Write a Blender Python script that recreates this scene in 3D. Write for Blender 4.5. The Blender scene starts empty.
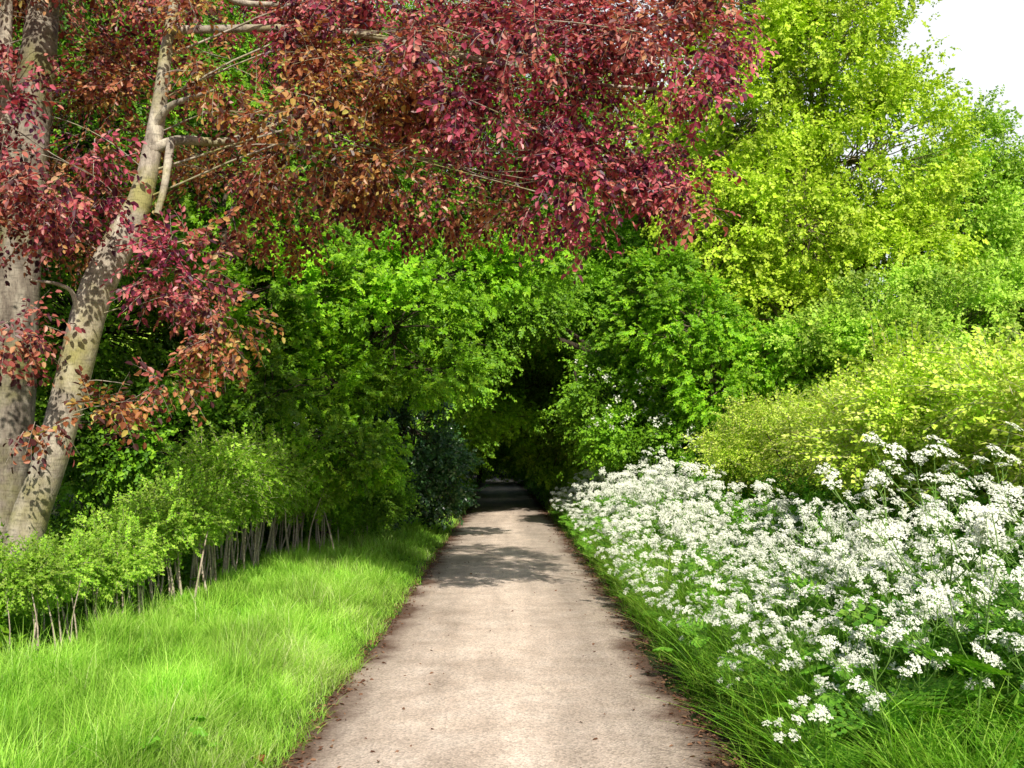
import bpy, math
import numpy as np

SEED = 11
rng = np.random.default_rng(SEED)
C = bpy.context.scene.collection
F, CAMH, HY = 1005.0, 1.65, 456.0          # focal length in pixels, eye height, horizon row of the photograph
SUN_AZ, SUN_EL = math.radians(166), math.radians(40)
SUN_DIR = np.array([math.sin(SUN_AZ) * math.cos(SUN_EL), math.cos(SUN_AZ) * math.cos(SUN_EL), math.sin(SUN_EL)])


def at(px, py, y):
    """world point seen at that place of the photograph, y metres up the lane"""
    return np.array([(px - 512) * y / F, y, CAMH + (HY - py) * y / F])


# ------------------------------------------------------------------ scene objects
def tag(o, label=None, cat=None, group=None, kind=None):
    if label: o['label'] = label
    if cat: o['category'] = cat
    if group: o['group'] = group
    if kind: o['kind'] = kind
    return o


def thing(name, label, cat, loc=(0, 0, 0), rz=0.0, group=None):
    o = bpy.data.objects.new(name, None)
    o.empty_display_size = 0.2
    C.objects.link(o)
    o.location = [float(v) for v in loc]
    o.rotation_euler = (0, 0, rz)
    return tag(o, label, cat, group)


def link(name, me, parent=None):
    o = bpy.data.objects.new(name, me)
    C.objects.link(o)
    if parent is not None: o.parent = parent
    return o


def dup(root, loc, rz=0.0, scale=1.0, label=None, tilt=None):
    r = root.copy(); C.objects.link(r)
    r.location = [float(v) for v in loc]
    if tilt: r.rotation_mode = 'ZYX'
    r.rotation_euler = (*(tilt or (0, 0)), rz)
    r.scale = (scale,) * 3 if np.isscalar(scale) else scale
    if label: r['label'] = label
    for ch in root.children:
        c = ch.copy(); C.objects.link(c); c.parent = r
        for g in ch.children:
            d = g.copy(); C.objects.link(d); d.parent = c
    return r


# ------------------------------------------------------------------ mesh helpers
class MB:
    """collects quads and triangles, with a 'tint' and a 'tone' value per vertex and a material per face"""
    def __init__(s): s.v, s.f, s.n, s.m, s.t, s.c, s.k = [], [], [], [], [], [], 0

    def add(s, verts, faces, mat=0, tint=0.5, tone=0.5):
        verts = np.asarray(verts, float).reshape(-1, 3); faces = np.asarray(faces, np.int64)
        nv = len(verts)
        s.v.append(verts); s.f.append((faces + s.k).ravel())
        s.n.append(np.full(len(faces), faces.shape[1]))
        s.m.append(np.broadcast_to(np.asarray(mat, np.int64), (len(faces),)))
        s.t.append(np.broadcast_to(np.asarray(tint, float), (nv,)))
        s.c.append(np.broadcast_to(np.asarray(tone, float), (nv,)))
        s.k += nv

    def mesh(s, name, mats, smooth=False):
        me = bpy.data.meshes.new(name)
        v = np.concatenate(s.v); f = np.concatenate(s.f); n = np.concatenate(s.n); m = np.concatenate(s.m)
        me.vertices.add(len(v)); me.vertices.foreach_set('co', v.astype(np.float32).ravel())
        me.loops.add(len(f)); me.loops.foreach_set('vertex_index', f.astype(np.int32))
        me.polygons.add(len(n))
        me.polygons.foreach_set('loop_start', np.concatenate([[0], np.cumsum(n)[:-1]]).astype(np.int32))
        me.polygons.foreach_set('material_index', m.astype(np.int32))
        me.polygons.foreach_set('use_smooth', np.full(len(n), smooth))
        for nm, arr in (('tint', s.t), ('tone', s.c)):
            a = me.attributes.new(nm, 'FLOAT', 'POINT'); a.data.foreach_set('value', np.concatenate(arr).astype(np.float32))
        for mt in mats: me.materials.append(mt)
        me.update(calc_edges=True)
        return me

    def obj(s, name, mats, parent=None, smooth=False): return link(name, s.mesh(name, mats, smooth), parent)


def unit(v):
    v = np.asarray(v, float)
    return v / np.maximum(np.linalg.norm(v, axis=-1, keepdims=True), 1e-9)


def tube(mb, pts, rad, sides=6, mat=0, tint=0.5, tone=0.5, bump=0.0):
    pts = np.asarray(pts, float); n = len(pts); rad = np.broadcast_to(np.asarray(rad, float), (n,))
    tg = unit(np.gradient(pts, axis=0))
    ref = np.array([1.0, 0, 0]) if abs(tg[0][0]) < 0.8 else np.array([0, 1.0, 0])
    u = unit(ref - tg[0] * (ref @ tg[0])); rings = []
    a = np.arange(sides) * 2 * math.pi / sides
    for i in range(n):
        u = unit(u - tg[i] * (u @ tg[i])); w = np.cross(tg[i], u)
        r = rad[i] * (1 + bump * (np.sin(a * 2 + i * 0.5) + 0.6 * np.sin(a * 3 - i * 0.31)))
        rings.append(pts[i] + np.outer(np.cos(a) * r, u) + np.outer(np.sin(a) * r, w))
    i, j = np.meshgrid(np.arange(n - 1), np.arange(sides), indexing='ij'); j2 = (j + 1) % sides
    q = np.stack([i * sides + j, i * sides + j2, (i + 1) * sides + j2, (i + 1) * sides + j], -1).reshape(-1, 4)
    mb.add(np.concatenate(rings), q, mat, tint, tone)


def curve(pts, n):
    """smooth path through a few points"""
    p = np.asarray(pts, float); p = np.concatenate([[2 * p[0] - p[1]], p, [2 * p[-1] - p[-2]]])
    out = []; seg = len(p) - 3
    for t in np.linspace(0, seg - 1e-6, n):
        i = int(t); u = t - i; a, b, c, d = p[i:i + 4]
        out.append(0.5 * (2 * b + (c - a) * u + (2 * a - 5 * b + 4 * c - d) * u * u + (3 * b - a - 3 * c + d) * u ** 3))
    return np.array(out)


class Noise:
    def __init__(s, scale, seed, n=10):
        r = np.random.default_rng(seed); s.k = unit(r.normal(size=(n, 3))) * r.uniform(0.6, 1.7, (n, 1)) * 2 * math.pi / scale; s.p = r.uniform(0, 6.28, n)

    def __call__(s, p): return np.sin(np.asarray(p, float) @ s.k.T + s.p).sum(-1) / math.sqrt(len(s.p) / 2)


# ------------------------------------------------------------------ leaf sprays
def leaf_shape(L, W, fold=0.25, droop=0.1, wide=0.42):
    return np.array([(0, 0, 0), (.30 * L, .46 * W, fold * W * .5), (.72 * L, .40 * W, fold * W * .35 - droop * L * .4), (L, 0, -droop * L),
                     (.72 * L, -.40 * W, fold * W * .35 - droop * L * .4), (.30 * L, -.46 * W, fold * W * .5)])


LEAF_F = np.array([[0, 1, 2, 3], [0, 3, 4, 5]])


def lobed_shape(L, W):
    """a small lobed leaf (maple, hawthorn, oak) drawn with two folded halves"""
    return np.array([(0, 0, 0), (.25 * L, .55 * W, .1 * W), (.62 * L, .50 * W, .02 * W), (L, 0, -.12 * L), (.62 * L, -.50 * W, .02 * W), (.25 * L, -.55 * W, .1 * W)])


def tri_leaf(L, W):
    """a three-lobed leaf: maple, hawthorn"""
    out = []
    for a, l, w in ((0, 1, .34), (.85, .72, .30), (-.85, .72, .30)):
        c, s = math.cos(a), math.sin(a)
        for x, y, z in ((.0, 0, 0), (.58 * l, w * .5, .05), (l, 0, -.10), (.58 * l, -w * .5, .05)):
            x *= L; y *= W; z *= L; out.append((x * c - y * s, x * s + y * c, z + .004 * abs(a)))
    return np.array(out)


TRI_F = np.array([[0, 1, 2, 3], [4, 5, 6, 7], [8, 9, 10, 11]])


def rotz(a):
    c, s = math.cos(a), math.sin(a); return np.array([[c, -s, 0], [s, c, 0], [0, 0, 1]])


def frames(x, up):
    x = unit(x); z = up - x * (x * up).sum(-1, keepdims=True); z = unit(z); y = np.cross(z, x)
    return np.stack([x, y, z], -1)


def spray(r, n, L, leaf, style='flat', twig=0.0, simple=False):
    """one twig along +x with its leaves: (verts, faces, material per face, leaf number per vertex)"""
    V, Fc, M, I = [], [], [], []; k = 0
    for i in range(n):
        t = (i + 0.6) / n; side = 1 if i % 2 else -1
        s = r.uniform(0.75, 1.2)
        if style == 'flat':
            p = np.array([L * t, side * 0.006, -0.12 * L * t * t]); a = side * r.uniform(0.5, 1.15) if i < n - 1 else 0.0
            d = np.array([math.cos(a), math.sin(a), r.uniform(-.45, .12)]); up = np.array([r.normal(0, .28), r.normal(0, .38) - side * .15, 1.0])
        elif style == 'ball':
            d = unit(r.normal(size=3) + np.array([.5, 0, .1])); p = np.array([L * t * r.uniform(.3, 1), 0, 0]) + d * L * .3 * r.uniform(0, 1)
            up = np.array([r.normal(0, .5) + .3, r.normal(0, .6), .9])
        else:  # hanging
            d = unit(np.array([r.uniform(.1, .9), side * r.uniform(.3, 1), r.uniform(-.9, 0)])); p = np.array([L * t, 0, -.35 * L * t * t])
            up = np.array([r.normal(.2, .4), r.normal(0, .5), 1.0])
        R = frames(d, up)
        v = (leaf * s) @ R.T + p
        if simple:
            v = v[[0, 1, 3, 5]]; f = np.array([[0, 1, 2, 3]])
        else:
            f = LEAF_F if len(v) == 6 else TRI_F
        V.append(v); Fc.append(f + k); M += [0] * len(f); I += [i] * len(v); k += len(v)
    if twig > 0:
        xs = np.array([0, L * .5, L]); zs = np.array([0, -.03 * L, -.12 * L])
        a = np.arange(3) * 2.094
        for x, z, w in zip(xs, zs, (1, .75, .4)):
            V.append(np.stack([np.full(3, x), np.cos(a) * twig * w, z + np.sin(a) * twig * w], -1)); I += [n] * 3
        for s_ in range(2):
            for j in range(3):
                Fc.append(np.array([[k + s_ * 3 + j, k + s_ * 3 + (j + 1) % 3, k + s_ * 3 + 3 + (j + 1) % 3, k + s_ * 3 + 3 + j]])); M.append(1)
    return np.concatenate(V), np.concatenate(Fc), np.array(M), np.array(I)


def scatter(mb, templates, P, X, UP, S, tone, r, tint_lo=0.0, tint_hi=1.0, tint_shift=None):
    """put a spray template at each point, pointing along X"""
    R = frames(X, UP) * S[:, None, None]
    pick = r.integers(0, len(templates), len(P))
    for k, (V, Fc, M, I) in enumerate(templates):
        s = np.where(pick == k)[0]
        if not len(s): continue
        v = np.einsum('mij,vj->mvi', R[s], V) + P[s][:, None, :]
        f = Fc[None] + (np.arange(len(s)) * len(V))[:, None, None]
        nl = I.max() + 1
        t = r.uniform(tint_lo, tint_hi, (len(s), nl)) * .75 + .25 * r.uniform(tint_lo, tint_hi, (len(s), 1))
        if tint_shift is not None: t = np.clip(t + tint_shift[s][:, None], 0, 1)
        mb.add(v, f.reshape(-1, f.shape[-1]), np.tile(M, len(s)), t[:, I].ravel(), np.repeat(tone[s], len(V)))


def spray_area(templates):
    """mean leaf area of one spray"""
    tot = 0
    for V, Fc, Mt, I in templates:
        q = V[Fc[Mt == 0]]; tot += .5 * np.linalg.norm(np.cross(q[:, 2] - q[:, 0], q[:, 3] - q[:, 1]), axis=-1).sum()
    return tot / len(templates)


def crown_points(r, c, rad, clump_r, nspray, per, gap=None, inner=0.45, flat=0.0, gs=0.0):
    """clump centres over an ellipsoid, then twig positions round each; gives points, outward directions, clump centres"""
    rad = np.asarray(rad, float); rm = rad.prod() ** (1 / 3)
    nc = max(3, int(nspray * rm * rm * 12.57 / per * (1.5 if gap is not None else 1)))
    d = unit(r.normal(size=(nc, 3))); q = r.uniform(inner, 1.0, nc) ** .6
    q *= 1 + r.normal(0, .09, nc)
    cc = c + d * rad * q[:, None]
    if gap is not None:
        keep = gap(cc) > r.uniform(-1.6 + gs, -.35 + gs, nc); cc, d = cc[keep], d[keep]
    npc = np.maximum(1, r.poisson(per, len(cc)))
    idx = np.repeat(np.arange(len(cc)), npc)
    e = unit(r.normal(size=(len(idx), 3)))
    off = e * (r.uniform(0, 1, len(idx)) ** .5)[:, None] * (clump_r * r.uniform(.6, 1.35, len(cc)))[idx][:, None]
    off[:, 2] *= 1 - flat
    P = cc[idx] + off
    out = unit(d[idx] * .7 + e * .8)
    return P, out, cc, idx


GAP = Noise(1.1, 3); GAPBIG = Noise(2.6, 4); TONE = Noise(1.6, 5)


def foliage(mb, r, lobes, templates, clump_r, cover, per, droop=.2, upw=.45, sunw=.9, gap=GAP, size=(.75, 1.25), inner=.58, flat=.35, gs=0.0, tone_amp=.28):
    """leafy shell over each lobe (centre, radii[, tone]); returns every clump centre with the number of its lobe"""
    cl = []; lai = cover * (1 + .5 * gs) / spray_area(templates) / np.mean(np.square(size))
    for li, lb in enumerate(lobes):
        c, rad = lb[0], lb[1]
        P, out, cc, idx = crown_points(r, np.asarray(c), rad, clump_r, lai * (lb[3] if len(lb) > 3 else 1), per, gap, inner, flat, gs)
        if not len(P): continue
        X = out + np.array([0, 0, -droop]) + r.normal(0, .3, P.shape)
        UP = out * .35 + np.array([0, 0, upw]) + SUN_DIR * sunw + r.normal(0, .3, P.shape)
        base = lb[2] if len(lb) > 2 else .5
        tone = np.clip(base + tone_amp * .6 * TONE(P) + r.normal(0, .10, len(cc))[idx], 0, 1)
        scatter(mb, templates, P, X, UP, r.uniform(size[0], size[1], len(P)), tone, r)
        cl += [(p, li) for p in cc]
    return cl


def branchwork(mb, r, starts, lobes, clumps, r0, frac=.4, sides=5, wob=.12):
    """limbs from the trunk to the lobes, and thin branches out to a share of the leaf clumps"""
    for li, lb in enumerate(lobes):
        c = np.asarray(lb[0], float)
        if max(lb[1]) < .31: continue
        s = min(starts, key=lambda q: np.linalg.norm(np.asarray(q[0]) - c) + (0.6 * max(0, q[0][2] - c[2])))
        p0, rr = np.asarray(s[0], float), s[1]
        Ln = np.linalg.norm(c - p0)
        m1 = p0 + (c - p0) * .35 + np.array([0, 0, .12 * Ln]) + r.normal(0, wob * .4, 3) * Ln * .3
        m2 = p0 + (c - p0) * .7 + np.array([0, 0, .08 * Ln]) + r.normal(0, wob * .4, 3) * Ln * .3
        path = curve([p0, m1, m2, c], 12)
        ra = min(rr * .75, r0 * (.5 + .12 * Ln))
        tube(mb, path, np.linspace(ra, ra * .3, 12), sides)
        for p, k in clumps:
            if k != li or r.uniform() > frac: continue
            q = path[r.integers(5, 12)]; mid = (p + q) / 2 + r.normal(0, .08, 3) * np.linalg.norm(p - q)
            tube(mb, curve([q, mid, p], 5), np.linspace(ra * .28, .006, 5), 4)


# ------------------------------------------------------------------ materials
def nt(name):
    m = bpy.data.materials.new(name); m.use_nodes = True; t = m.node_tree; t.nodes.clear()
    o = t.nodes.new('ShaderNodeOutputMaterial'); return m, t, t.nodes.new, t.links.new, o


def ramp(t, stops, interp='LINEAR'):
    n = t.nodes.new('ShaderNodeValToRGB'); e = n.color_ramp.elements; n.color_ramp.interpolation = interp
    while len(e) < len(stops): e.new(0.5)
    for x, (p, c) in zip(e, stops): x.position = p; x.color = (*c, 1) if len(c) == 3 else (c[0],) * 3 + (1,)
    return n


def mixc(t, a, b, fac, mode='MIX'):
    n = t.nodes.new('ShaderNodeMix'); n.data_type = 'RGBA'; n.blend_type = mode
    for sock, val in ((n.inputs[6], a), (n.inputs[7], b), (n.inputs[0], fac)):
        if hasattr(val, 'is_linked') or hasattr(val, 'links'): t.links.new(val, sock)
        elif isinstance(val, (int, float)): sock.default_value = val
        else: sock.default_value = (*val, 1)
    return n.outputs[2]


def leaf_mat(name, stops, stops2=None, trans=.24, tcol=(1.0, 1.15, .35), rough=.5, spec=.35, dark=.6, light=1.35):
    m, t, N, Lk, o = nt(name)
    a = N('ShaderNodeAttribute'); a.attribute_name = 'tint'; b = N('ShaderNodeAttribute'); b.attribute_name = 'tone'
    r1 = ramp(t, stops); Lk(a.outputs['Fac'], r1.inputs[0]); col = r1.outputs[0]
    if stops2:
        r2 = ramp(t, stops2); Lk(a.outputs['Fac'], r2.inputs[0]); col = mixc(t, r1.outputs[0], r2.outputs[0], b.outputs['Fac'])
    else:
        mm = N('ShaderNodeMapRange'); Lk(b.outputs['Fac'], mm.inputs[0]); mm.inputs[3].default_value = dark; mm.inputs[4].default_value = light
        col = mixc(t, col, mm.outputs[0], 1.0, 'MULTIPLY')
    p = N('ShaderNodeBsdfPrincipled'); Lk(col, p.inputs['Base Color']); p.inputs['Roughness'].default_value = rough; p.inputs['Specular IOR Level'].default_value = spec
    tr = N('ShaderNodeBsdfTranslucent'); Lk(mixc(t, col, tcol, 1.0, 'MULTIPLY'), tr.inputs['Color'])
    mx = N('ShaderNodeMixShader'); mx.inputs[0].default_value = trans; Lk(p.outputs[0], mx.inputs[1]); Lk(tr.outputs[0], mx.inputs[2]); Lk(mx.outputs[0], o.inputs[0])
    return m


def bark_mat(name, c1, c2, c3, scale=6, bump=.25, moss=None):
    m, t, N, Lk, o = nt(name)
    tc = N('ShaderNodeTexCoord'); mp = N('ShaderNodeMapping'); mp.inputs['Scale'].default_value = (1, 1, .35); Lk(tc.outputs['Object'], mp.inputs[0])
    n1 = N('ShaderNodeTexNoise'); n1.inputs['Scale'].default_value = scale; n1.inputs['Detail'].default_value = 8; n1.inputs['Roughness'].default_value = .65; Lk(mp.outputs[0], n1.inputs[0])
    r1 = ramp(t, [(.3, c1), (.5, c2), (.72, c3)]); Lk(n1.outputs[0], r1.inputs[0]); col = r1.outputs[0]
    n2 = N('ShaderNodeTexNoise'); n2.inputs['Scale'].default_value = 2.2; n2.inputs['Detail'].default_value = 5; Lk(tc.outputs['Object'], n2.inputs[0])
    if moss:
        r2 = ramp(t, [(.48, (0,)), (.66, (1,))]); Lk(n2.outputs[0], r2.inputs[0]); col = mixc(t, col, moss, r2.outputs[0])
    n3 = N('ShaderNodeTexNoise'); n3.inputs['Scale'].default_value = scale * 9; n3.inputs['Detail'].default_value = 4; Lk(mp.outputs[0], n3.inputs[0])
    m4 = N('ShaderNodeMapping'); m4.inputs['Scale'].default_value = (1, 1, 5); Lk(tc.outputs['Object'], m4.inputs[0]); n4 = N('ShaderNodeTexNoise'); n4.inputs['Scale'].default_value = 9; n4.inputs['Detail'].default_value = 7; Lk(m4.outputs[0], n4.inputs[0])
    r4 = ramp(t, [(.34, (.72,)), (.46, (1.05,)), (.75, (1.2,))]); Lk(n4.outputs[0], r4.inputs[0]); col = mixc(t, col, r4.outputs[0], 1.0, 'MULTIPLY')
    r5 = ramp(t, [(.36, (.6,)), (.5, (1.0,))]); Lk(n3.outputs[0], r5.inputs[0]); col = mixc(t, col, r5.outputs[0], .7, 'MULTIPLY')
    p = N('ShaderNodeBsdfPrincipled'); Lk(col, p.inputs['Base Color']); p.inputs['Roughness'].default_value = .8; p.inputs['Specular IOR Level'].default_value = .2
    bp = N('ShaderNodeBump'); bp.inputs['Strength'].default_value = bump; bp.inputs['Distance'].default_value = .02; Lk(n3.outputs[0], bp.inputs['Height']); Lk(bp.outputs[0], p.inputs['Normal'])
    Lk(p.outputs[0], o.inputs[0]); return m


M = {}
M['copper'] = leaf_mat('copper_leaf',
    [(0, (.030, .007, .026)), (.3, (.11, .014, .048)), (.50, (.40, .045, .105)), (.76, (.76, .16, .22)), (1, (.84, .46, .38))],
    [(0, (.035, .014, .014)), (.28, (.13, .042, .022)), (.52, (.44, .15, .055)), (.72, (.62, .36, .09)), (1, (.56, .60, .13))],
    trans=.36, tcol=(1.25, .8, .55), rough=.42, spec=.5)
M['maple'] = leaf_mat('maple_leaf', [(0, (.12, .30, .006)), (.5, (.24, .52, .012)), (1, (.42, .66, .03))], dark=.5, light=1.35)
M['deep'] = leaf_mat('deep_green_leaf', [(0, (.050, .15, .008)), (.55, (.15, .35, .014)), (.9, (.30, .56, .022)), (1, (.45, .68, .045))], trans=.24, dark=.4, light=1.45)
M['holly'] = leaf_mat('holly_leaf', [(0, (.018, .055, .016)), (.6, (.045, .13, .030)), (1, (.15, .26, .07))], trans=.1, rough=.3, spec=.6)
M['tunnel'] = leaf_mat('tunnel_leaf', [(0, (.10, .25, .010)), (.6, (.22, .46, .018)), (1, (.40, .66, .035))], trans=.25, dark=.5)
M['oak'] = leaf_mat('yellow_green_leaf', [(0, (.28, .46, .015)), (.5, (.52, .70, .035)), (1, (.72, .82, .11))], dark=.6, light=1.3, trans=.26)
M['ash'] = leaf_mat('cool_green_leaf', [(0, (.19, .39, .025)), (.5, (.38, .60, .05)), (1, (.58, .74, .11))], dark=.55)
M['hedge'] = leaf_mat('hedge_leaf', [(0, (.28, .50, .025)), (.45, (.55, .74, .06)), (.85, (.76, .84, .16)), (1, (.82, .74, .34))], dark=.45, light=1.35)
M['young'] = leaf_mat('young_hedge_leaf', [(0, (.20, .46, .02)), (.5, (.40, .70, .045)), (1, (.62, .82, .13))], dark=.55)
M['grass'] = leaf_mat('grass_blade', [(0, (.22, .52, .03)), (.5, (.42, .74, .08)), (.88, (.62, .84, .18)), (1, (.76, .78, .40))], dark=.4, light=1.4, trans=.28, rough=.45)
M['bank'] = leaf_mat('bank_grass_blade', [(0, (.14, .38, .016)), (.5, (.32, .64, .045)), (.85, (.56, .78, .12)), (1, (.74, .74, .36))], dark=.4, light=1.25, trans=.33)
M['herb'] = leaf_mat('herb_leaf', [(0, (.09, .29, .016)), (.5, (.20, .50, .035)), (1, (.38, .64, .08))], dark=.5, trans=.33)
M['stalk'] = leaf_mat('green_stalk', [(0, (.13, .28, .04)), (1, (.25, .40, .09))], trans=.05)
M['petal'] = leaf_mat('white_petal', [(0, (.68, .74, .48)), (.3, (.88, .90, .75)), (1, (.95, .95, .86))], trans=.14, tcol=(1, 1, .85), dark=.85, light=1.05, rough=.7, spec=.1)
M['litter'] = leaf_mat('dead_leaf', [(0, (.07, .030, .018)), (.5, (.17, .075, .04)), (1, (.34, .19, .11))], trans=.05, rough=.75)
M['redleaf'] = leaf_mat('red_dead_leaf', [(0, (.22, .03, .02)), (1, (.42, .07, .05))], trans=.1)
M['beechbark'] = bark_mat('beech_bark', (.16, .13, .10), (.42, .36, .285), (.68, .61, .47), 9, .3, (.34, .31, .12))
M['beechbark2'] = bark_mat('shaded_beech_bark', (.09, .07, .055), (.24, .20, .155), (.46, .41, .32), 7, .3, (.20, .19, .07))  # same beech bark, with the foliage's shade put into its darker colours
M['bark'] = bark_mat('dark_bark', (.03, .024, .016), (.075, .058, .038), (.13, .105, .07), 8, .4)
M['palebark'] = bark_mat('pale_bark', (.14, .11, .07), (.26, .21, .13), (.36, .30, .20), 8, .3)
M['stem'] = bark_mat('hedge_stem_bark', (.24, .18, .13), (.54, .43, .34), (.74, .63, .52), 14, .3)

# ------------------------------------------------------------------ ground and lane
def lane_c(y):
    y = np.asarray(y, float); return -.00022 * np.maximum(y, 0) ** 2 - .004 * np.maximum(y - 66, 0) ** 2


def smooth(x, a, b):
    t = np.clip((x - a) / (b - a), 0, 1); return t * t * (3 - 2 * t)


GN = Noise(1.3, 21); GN2 = Noise(6.0, 22)


def ground_z(x, y):
    x = np.asarray(x, float); y = np.asarray(y, float); u = x - lane_c(y)
    z = -.035 * (1 - smooth(np.abs(u), 1.2, 1.42))
    z = z + .10 * smooth(-u, 1.25, 2.0) + .10 * smooth(-u, 2.2, 3.6)
    z = z + .14 * smooth(u, 1.3, 1.75) + .62 * smooth(u, 1.7, 4.2)
    p = np.stack([x, y, np.zeros_like(x)], -1)
    return z + (.018 * GN(p) + .05 * GN2(p) * smooth(np.abs(u), 3, 8)) * smooth(np.abs(u), 1.3, 1.9)


def grid_mesh(xs, ys, zf):
    X, Y = np.meshgrid(xs, ys); v = np.stack([X, Y, zf(X, Y)], -1).reshape(-1, 3); nx = len(xs)
    i, j = np.meshgrid(np.arange(len(ys) - 1), np.arange(nx - 1), indexing='ij'); a = i * nx + j
    return v, np.stack([a, a + 1, a + nx + 1, a + nx], -1).reshape(-1, 4)


far = np.array([9, 10.5, 12.5, 15, 19, 25, 35, 50, 80, 130, 220, 400, 800, 1600])
xs = np.concatenate([-far[::-1], np.arange(-8.4, 8.5, .14), far])
ys = np.concatenate([[-1600, -600, -200, -80, -40, -20], np.arange(-12, 45, .22), np.arange(45, 120, 1.2), [125, 135, 150, 180, 230, 320, 500, 900, 1600]])
v, f = grid_mesh(xs, ys, ground_z)
m, t, N, Lk, o = nt('soil_and_moss')
tc = N('ShaderNodeTexCoord'); n1 = N('ShaderNodeTexNoise'); n1.inputs['Scale'].default_value = 1.7; n1.inputs['Detail'].default_value = 9; Lk(tc.outputs['Object'], n1.inputs[0])
r1 = ramp(t, [(.3, (.045, .032, .018)), (.5, (.05, .075, .015)), (.7, (.07, .15, .02))]); Lk(n1.outputs[0], r1.inputs[0])
p = N('ShaderNodeBsdfPrincipled'); Lk(r1.outputs[0], p.inputs['Base Color']); p.inputs['Roughness'].default_value = .95
bp = N('ShaderNodeBump'); bp.inputs['Distance'].default_value = .04; n2 = N('ShaderNodeTexNoise'); n2.inputs['Scale'].default_value = 22; n2.inputs['Detail'].default_value = 6; Lk(tc.outputs['Object'], n2.inputs[0])
Lk(n2.outputs[0], bp.inputs['Height']); Lk(bp.outputs[0], p.inputs['Normal']); Lk(p.outputs[0], o.inputs[0]); M['ground'] = m
mb = MB(); mb.add(v, f); tag(mb.obj('ground', [M['ground']], smooth=True), kind='structure')

# the lane: a worn tarmac sheet with ragged, crumbling edges; 'tint' runs across it
EDGE = Noise(.9, 31); EDGE2 = Noise(3.5, 32)
ys = np.concatenate([np.arange(-10, 30, .09), np.arange(30, 118, .5)])
us = np.concatenate([[-1], np.linspace(-.97, .97, 41), [1]])
U, Y = np.meshgrid(us, ys)
half = 1.24 + .055 * EDGE(np.stack([np.sign(U) * 3, Y, 0 * Y], -1)) + .03 * EDGE2(np.stack([np.sign(U) * 7, Y, 0 * Y], -1))
X = lane_c(Y) + U * half
Z = .014 * (1 - U * U) - .05 * (np.abs(U) > .99)
i, j = np.meshgrid(np.arange(len(ys) - 1), np.arange(len(us) - 1), indexing='ij'); a = i * len(us) + j
m, t, N, Lk, o = nt('worn_tarmac')
tc = N('ShaderNodeTexCoord'); at_ = N('ShaderNodeAttribute'); at_.attribute_name = 'tint'
def noise(scale, detail=6, rough=.6, vec=None):
    n = N('ShaderNodeTexNoise'); n.inputs['Scale'].default_value = scale; n.inputs['Detail'].default_value = detail; n.inputs['Roughness'].default_value = rough
    Lk(vec or tc.outputs['Object'], n.inputs[0]); return n.outputs[0]
big = noise(.55, 5); mid = noise(3.2, 7); fine = noise(70, 4, .7); mp = N('ShaderNodeMapping'); mp.inputs['Scale'].default_value = (2.2, .18, 1); Lk(tc.outputs['Object'], mp.inputs[0]); streak = noise(1.6, 6, .6, mp.outputs[0])
base = ramp(t, [(.28, (.56, .44, .35)), (.5, (.66, .53, .43)), (.72, (.75, .62, .515))]); Lk(mid, base.inputs[0])
bg = ramp(t, [(.3, (.88,)), (.7, (1.08,))]); Lk(big, bg.inputs[0]); col = mixc(t, base.outputs[0], bg.outputs[0], 1.0, 'MULTIPLY')
st = ramp(t, [(.32, (.80,)), (.6, (1.06,))]); Lk(streak, st.inputs[0]); col = mixc(t, col, st.outputs[0], 1.0, 'MULTIPLY')
vo = N('ShaderNodeTexVoronoi'); vo.inputs['Scale'].default_value = 75; Lk(tc.outputs['Object'], vo.inputs[0])
gr = ramp(t, [(0, (.55,)), (.45, (1.0,)), (1, (1.4,))]); vs = N('ShaderNodeSeparateColor'); Lk(vo.outputs['Color'], vs.inputs[0]); Lk(vs.outputs[0], gr.inputs[0])
col = mixc(t, col, gr.outputs[0], .65, 'MULTIPLY')
# across: pale crown, darker wheel tracks, brown leaf mould along the edges
ac = ramp(t, [(0, (.9,)), (.10, (.86,)), (.26, (1.0,)), (.38, (1.16,)), (.55, (1.26,)), (.66, (.94,)), (.78, (.80,)), (.93, (.80,)), (1, (.7,))]); Lk(at_.outputs['Fac'], ac.inputs[0])
col = mixc(t, col, ac.outputs[0], 1.0, 'MULTIPLY')
ed = N('ShaderNodeMath'); ed.operation = 'ABSOLUTE'; sb = N('ShaderNodeMath'); sb.operation = 'SUBTRACT'; Lk(at_.outputs['Fac'], sb.inputs[0]); sb.inputs[1].default_value = .5; Lk(sb.outputs[0], ed.inputs[0])
ad = N('ShaderNodeMath'); ad.operation = 'MULTIPLY_ADD'; Lk(mid, ad.inputs[0]); ad.inputs[1].default_value = .22; Lk(ed.outputs[0], ad.inputs[2])
em = ramp(t, [(.475, (0,)), (.57, (.95,))]); Lk(ad.outputs[0], em.inputs[0])
mould = ramp(t, [(.35, (.07, .035, .022)), (.65, (.19, .11, .075))]); Lk(fine, mould.inputs[0])
col = mixc(t, col, mould.outputs[0], em.outputs[0])
vc = N('ShaderNodeTexVoronoi'); vc.feature = 'DISTANCE_TO_EDGE'; vc.inputs['Scale'].default_value = .9
wv = N('ShaderNodeMixRGB'); wv.inputs[0].default_value = .12; nw = N('ShaderNodeTexNoise'); nw.inputs['Scale'].default_value = 4; nw.inputs['Detail'].default_value = 5; Lk(tc.outputs['Object'], nw.inputs[0]); Lk(tc.outputs['Object'], wv.inputs[1]); Lk(nw.outputs['Color'], wv.inputs[2]); Lk(wv.outputs[0], vc.inputs['Vector'])
ck = ramp(t, [(0, (.62,)), (.010, (1.0,))]); Lk(vc.outputs['Distance'], ck.inputs[0]); cm = ramp(t, [(.5, (0,)), (.62, (.8,))]); Lk(big, cm.inputs[0])
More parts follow.
